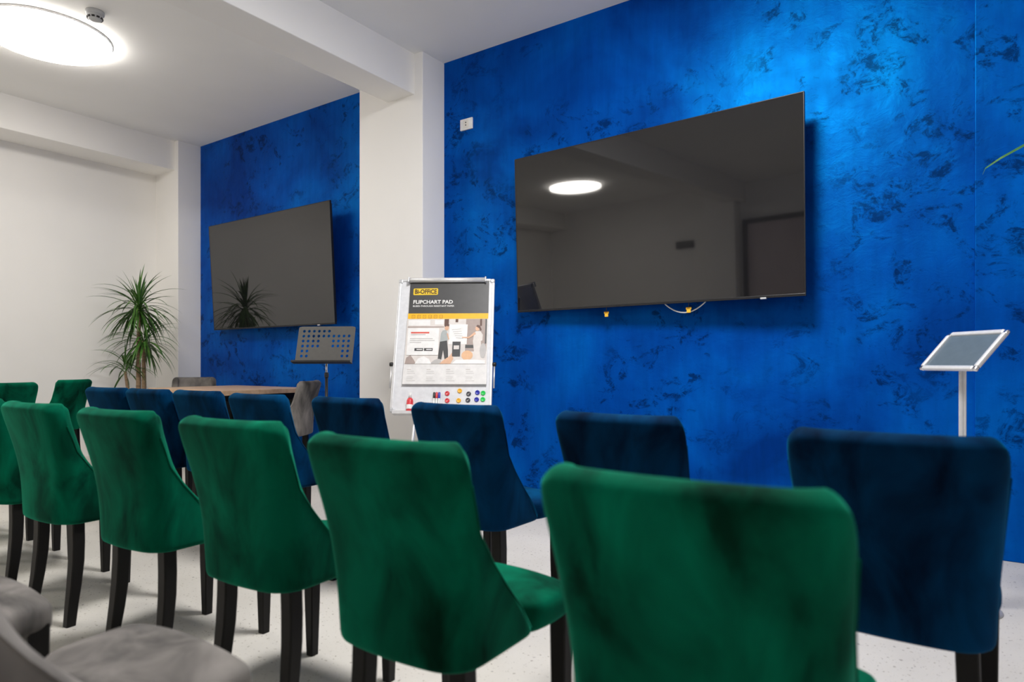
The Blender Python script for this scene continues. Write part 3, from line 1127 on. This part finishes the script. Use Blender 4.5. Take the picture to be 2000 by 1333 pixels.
xs = [-MW / 2] + [gx0 + cw * i for i in range(11)] + [MW / 2]
ys = [MH] + [gy1 - ch * j for j in range(7)] + [0.0]
for j in range(len(ys) - 1):
    for i in range(len(xs) - 1):
        xa, xb, ya, yb_ = xs[i], xs[i + 1], ys[j + 1], ys[j]
        hole = 1 <= i <= 10 and 1 <= j <= 6 and rows_[j - 1][i - 1] == 'x'
        if not hole:
            bm.faces.new([gv(xa, ya), gv(xb, ya), gv(xb, yb_), gv(xa, yb_)])
        else:
            cx, cy = (xa + xb) / 2, (ya + yb_) / 2
            rr = 0.0125
            ring = [bm.verts.new((cx + rr * math.cos(PI / 8 * k - PI * 0.75), cy + rr * math.sin(PI / 8 * k - PI * 0.75), 0)) for k in range(16)]
            cs = [gv(xa, ya), gv(xb, ya), gv(xb, yb_), gv(xa, yb_)]
            for q in range(4):
                c0, c1 = cs[q], cs[(q + 1) % 4]
                r_ = [ring[(4 * q + k) % 16] for k in range(5)]
                bm.faces.new([c0, c1, r_[4], r_[3], r_[2], r_[1], r_[0]])
# soften the two upper corners
for v in bm.verts:
    if abs(abs(v.co.x) - MW / 2) < 1e-4 and abs(v.co.y - MH) < 1e-4:
        v.co.x *= 0.985
        v.co.y -= 0.006
dk = finish(bm, 'desk_plate', 'stand_grey', ms)
sol = dk.modifiers.new('thick', 'SOLIDIFY')
sol.thickness = 0.003
sol.offset = 0
dk.matrix_basis = MSL
bm = bmesh.new()
add_box(bm, (-MW / 2 - 0.012, -0.006, -0.002), (MW / 2 + 0.004, 0.000, 0.058), 0.002)
add_box(bm, (-MW / 2 - 0.012, -0.006, 0.054), (MW / 2 + 0.004, 0.010, 0.060), 0.002)
lip = finish(bm, 'ledge', 'black_plastic', ms)
lip.matrix_basis = MSL
pt = MSL @ Vector((0, 0.10, -0.045))
lw = MSL @ Vector((0, 0.0, 0.0))
px_, py_ = pt.x, pt.y
tube('upper_pole', [(px_, py_, 0.86), (px_, py_, pt.z)], 0.009, 'chrome', ms, 12)
tube('lower_pole', [(px_, py_, 0.14), (px_, py_, 0.95)], 0.013, 'black_plastic', ms, 12)
lathe('clamp_collar', [(0, -0.02), (0.018, -0.02), (0.018, 0.02), (0, 0.02)], 'black_plastic', ms, 14, loc=(px_, py_, 0.95))
for k in range(3):
    a = 2 * PI * k / 3 + 0.5
    tube('tripod_leg', [(px_ + 0.012 * math.cos(a), py_ + 0.012 * math.sin(a), 0.34), (px_ + 0.14 * math.cos(a), py_ + 0.14 * math.sin(a), 0.14), (px_ + 0.26 * math.cos(a), py_ + 0.26 * math.sin(a), 0.010)], 0.008, 'black_plastic', ms, 8)
tb_ = box('tilt_bracket', (-0.03, 0.06, -0.050), (0.03, 0.13, -0.002), 'black_plastic', ms, 0.004)
tb_.matrix_basis = MSL

# ---------------------------------------------------------------- sign stand at the right
SG = frame_matrix((-0.0005, 3.3984, 1.1038), -0.841, 0.7577)
sg = tag(empty('sign_stand', (0.02, 3.42, 0)), 'slim silver sign stand with tilted empty frame at the right', 'sign stand')
SGL = Matrix.Translation((-0.02, -3.42, 0)) @ SG
SW, SH = 0.3095, 0.2261


def sbox(name, lo, hi, mat, bev=0.0, parent=sg):
    o = box(name, lo, hi, mat, parent, bev)
    o.matrix_basis = SGL
    return o


sbox('back_panel', (-SW / 2 + 0.006, -SH / 2 + 0.006, -0.012), (SW / 2 - 0.006, SH / 2 - 0.006, -0.004), 'frame_silver')
sbox('sheet', (-SW / 2 + 0.012, -SH / 2 + 0.012, -0.004), (SW / 2 - 0.012, SH / 2 - 0.012, 0.0), 'sheet_grey')
bw_ = 0.021
for lo, hi in (((-SW / 2 + 0.018, -SH / 2, -0.01), (SW / 2 - 0.018, -SH / 2 + bw_, 0.009)), ((-SW / 2 + 0.018, SH / 2 - bw_, -0.01), (SW / 2 - 0.018, SH / 2, 0.009)),
               ((-SW / 2, -SH / 2 + 0.018, -0.01), (-SW / 2 + bw_, SH / 2 - 0.018, 0.009)), ((SW / 2 - bw_, -SH / 2 + 0.018, -0.01), (SW / 2, SH / 2 - 0.018, 0.009))):
    sbox('snap_rail', lo, hi, 'aluminium', 0.006)
for sx in (-1, 1):
    for sy in (-1, 1):
        cx, cy = sx * (SW / 2 - 0.012), sy * (SH / 2 - 0.012)
        sbox('corner_cap', (cx - 0.012, cy - 0.012, -0.012), (cx + 0.012, cy + 0.012, 0.006), 'chrome', 0.007)
cp = SGL @ Vector((0.0, -0.01, -0.012))
bm = bmesh.new()
add_box(bm, (cp.x - 0.014, cp.y - 0.010, 0.02), (cp.x + 0.014, cp.y + 0.010, cp.z - 0.005), 0.005)
finish(bm, 'pole', 'aluminium', sg)
box('pole_groove', (cp.x - 0.003, cp.y - 0.0115, 0.03), (cp.x + 0.003, cp.y - 0.0095, cp.z - 0.03), 'frame_silver', sg)
lathe('base_plate', [(0, 0.0), (0.14, 0.0), (0.14, 0.006), (0.125, 0.016), (0.03, 0.022), (0, 0.022)], 'frame_silver', sg, 40, True, (cp.x, cp.y, 0))

# ---------------------------------------------------------------- plants
LEAVES = []


def leaf_mesh(elev, droop, width=0.028):
    """unit-length arching strap leaf in the XZ plane"""
    bm = bmesh.new()
    n = 8
    p = Vector((0, 0, 0))
    a = math.radians(elev)
    prev = None
    for k in range(n + 1):
        t = k / n
        w = width * (0.45 + 1.5 * t) if t < 0.35 else width * max(0.03, 1 - ((t - 0.35) / 0.65) ** 1.8)
        up = Vector((-math.sin(a), 0, math.cos(a)))
        l = bm.verts.new(p + Vector((0, w, 0)) + up * w * 0.35)
        c = bm.verts.new(p)
        r = bm.verts.new(p + Vector((0, -w, 0)) + up * w * 0.35)
        if prev:
            bm.faces.new([prev[0], prev[1], c, l])
            bm.faces.new([prev[1], prev[2], r, c])
        prev = (l, c, r)
        p = p + Vector((math.cos(a), 0, math.sin(a))) / n
        a -= math.radians(droop) / n
    me = bpy.data.meshes.new('leaf')
    bm.to_mesh(me)
    bm.free()
    me.materials.append(MATS['leaf_green'])
    for q in me.polygons:
        q.use_smooth = True
    return me


LEAF_V = [(e, leaf_mesh(e, d)) for e, d in ((82, 22), (68, 45), (55, 75), (40, 55), (25, 80), (12, 60), (-5, 60), (-25, 45), (-48, 30))]


def crown(root, c, n, lmin, lmax, rng, elevs, ok=None):
    k = 0
    while k < n:
        az = rng.uniform(0, 2 * PI)
        i = rng.choice(elevs)
        e, me = LEAF_V[i]
        L = rng.uniform(lmin, lmax) * (0.85 if i < 1 else 1.0)
        if ok and not ok(az, L):
            continue
        o = bpy.data.objects.new('leaf', me)
        COL.objects.link(o)
        o.parent = root
        o.location = (c[0] + 0.012 * math.cos(az), c[1] + 0.012 * math.sin(az), c[2] + rng.uniform(-0.07, 0.05) + 0.0006 * e)
        o.rotation_euler = (rng.uniform(-0.12, 0.12), rng.uniform(-0.1, 0.1), az)
        o.scale = (L, L if L < 0.5 else 0.5, L)
        k += 1


def pot(root, r=0.17, hh=0.34):
    lathe('pot', [(0, 0), (r * 0.75, 0), (r * 0.98, hh * 0.96), (r, hh), (r * 0.93, hh), (r * 0.90, hh - 0.03), (0, hh - 0.03)], 'clay_pot', root, 28)
    lathe('soil', [(0, hh - 0.032), (r * 0.89, hh - 0.032), (r * 0.6, hh - 0.02), (0, hh - 0.015)], 'soil', root, 20)


rng = random.Random(11)
pl = tag(empty('potted_dracaena', (-7.52, 3.60, 0)), 'tall dracaena plant with spiky green leaves before the far white corner', 'potted plant')
pot(pl)
tube('trunk', [(0.0, 0, 0.3), (0.01, 0.0, 0.8), (-0.01, 0.01, 1.2), (0.0, 0.01, 1.62)], [0.030, 0.026, 0.022, 0.018], 'trunk_bark', pl, 10)
tube('trunk', [(0.05, 0.02, 0.3), (0.07, 0.03, 0.75), (0.06, 0.03, 1.30)], [0.026, 0.024, 0.018], 'trunk_bark', pl, 10)
tube('trunk', [(-0.05, -0.04, 0.3), (-0.09, -0.06, 0.7), (-0.10, -0.09, 0.96)], [0.020, 0.018, 0.014], 'trunk_bark', pl, 10)


def clear(az, L):
    return True


def clear_wall(az, L):
    tipx = -7.52 + math.cos(az) * L
    tipy = 3.60 + math.sin(az) * L
    return tipx > XL + 0.04 and tipy < D - PR - 0.03


crown(pl, (0.0, 0.01, 1.66), 110, 0.36, 0.56, rng, [0, 1, 2, 3, 4, 4, 5, 5, 6, 6, 7, 7, 7, 8, 8], clear_wall)
crown(pl, (0.06, 0.03, 1.30), 76, 0.34, 0.52, rng, [1, 2, 3, 4, 4, 5, 6, 6, 7, 7, 8], clear_wall)
crown(pl, (-0.10, -0.09, 1.00), 36, 0.26, 0.42, rng, [0, 1, 2, 3, 4, 5, 6, 7], clear_wall)

rng = random.Random(5)
p2 = tag(empty('potted_dracaena', (0.68, 3.6, 0)), 'plant beyond the right picture edge, only one drooping leaf tip showing', 'potted plant')
pot(p2)
tube('trunk', [(0, 0, 0.3), (0.01, 0, 1.1), (0, 0, 1.98)], [0.03, 0.026, 0.018], 'trunk_bark', p2, 10)
crown(p2, (0, 0, 2.02), 40, 0.28, 0.38, rng, [0, 1, 2, 3, 4, 5, 6, 7], lambda az, L: (0.68 + math.cos(az) * L) > 0.33)
bm = bmesh.new()
pts = [(-0.01, 0, 2.00, 0.010), (-0.12, 0, 2.055, 0.015), (-0.24, 0, 2.065, 0.017), (-0.36, 0, 2.035, 0.016), (-0.46, 0, 1.995, 0.014), (-0.54, 0, 1.955, 0.011), (-0.595, 0, 1.920, 0.007), (-0.605, 0, 1.895, 0.002)]
prev = None
for x, y, z, w in pts:
    w *= 1.6
    cur = (bm.verts.new((x, y + w * 0.6, z + w * 0.55)), bm.verts.new((x, y, z)), bm.verts.new((x, y - w * 0.6, z - w * 0.25)))
    if prev:
        bm.faces.new([prev[0], prev[1], cur[1], cur[0]])
        bm.faces.new([prev[1], prev[2], cur[2], cur[1]])
    prev = cur
finish(bm, 'leaf', 'leaf_green', p2, True)
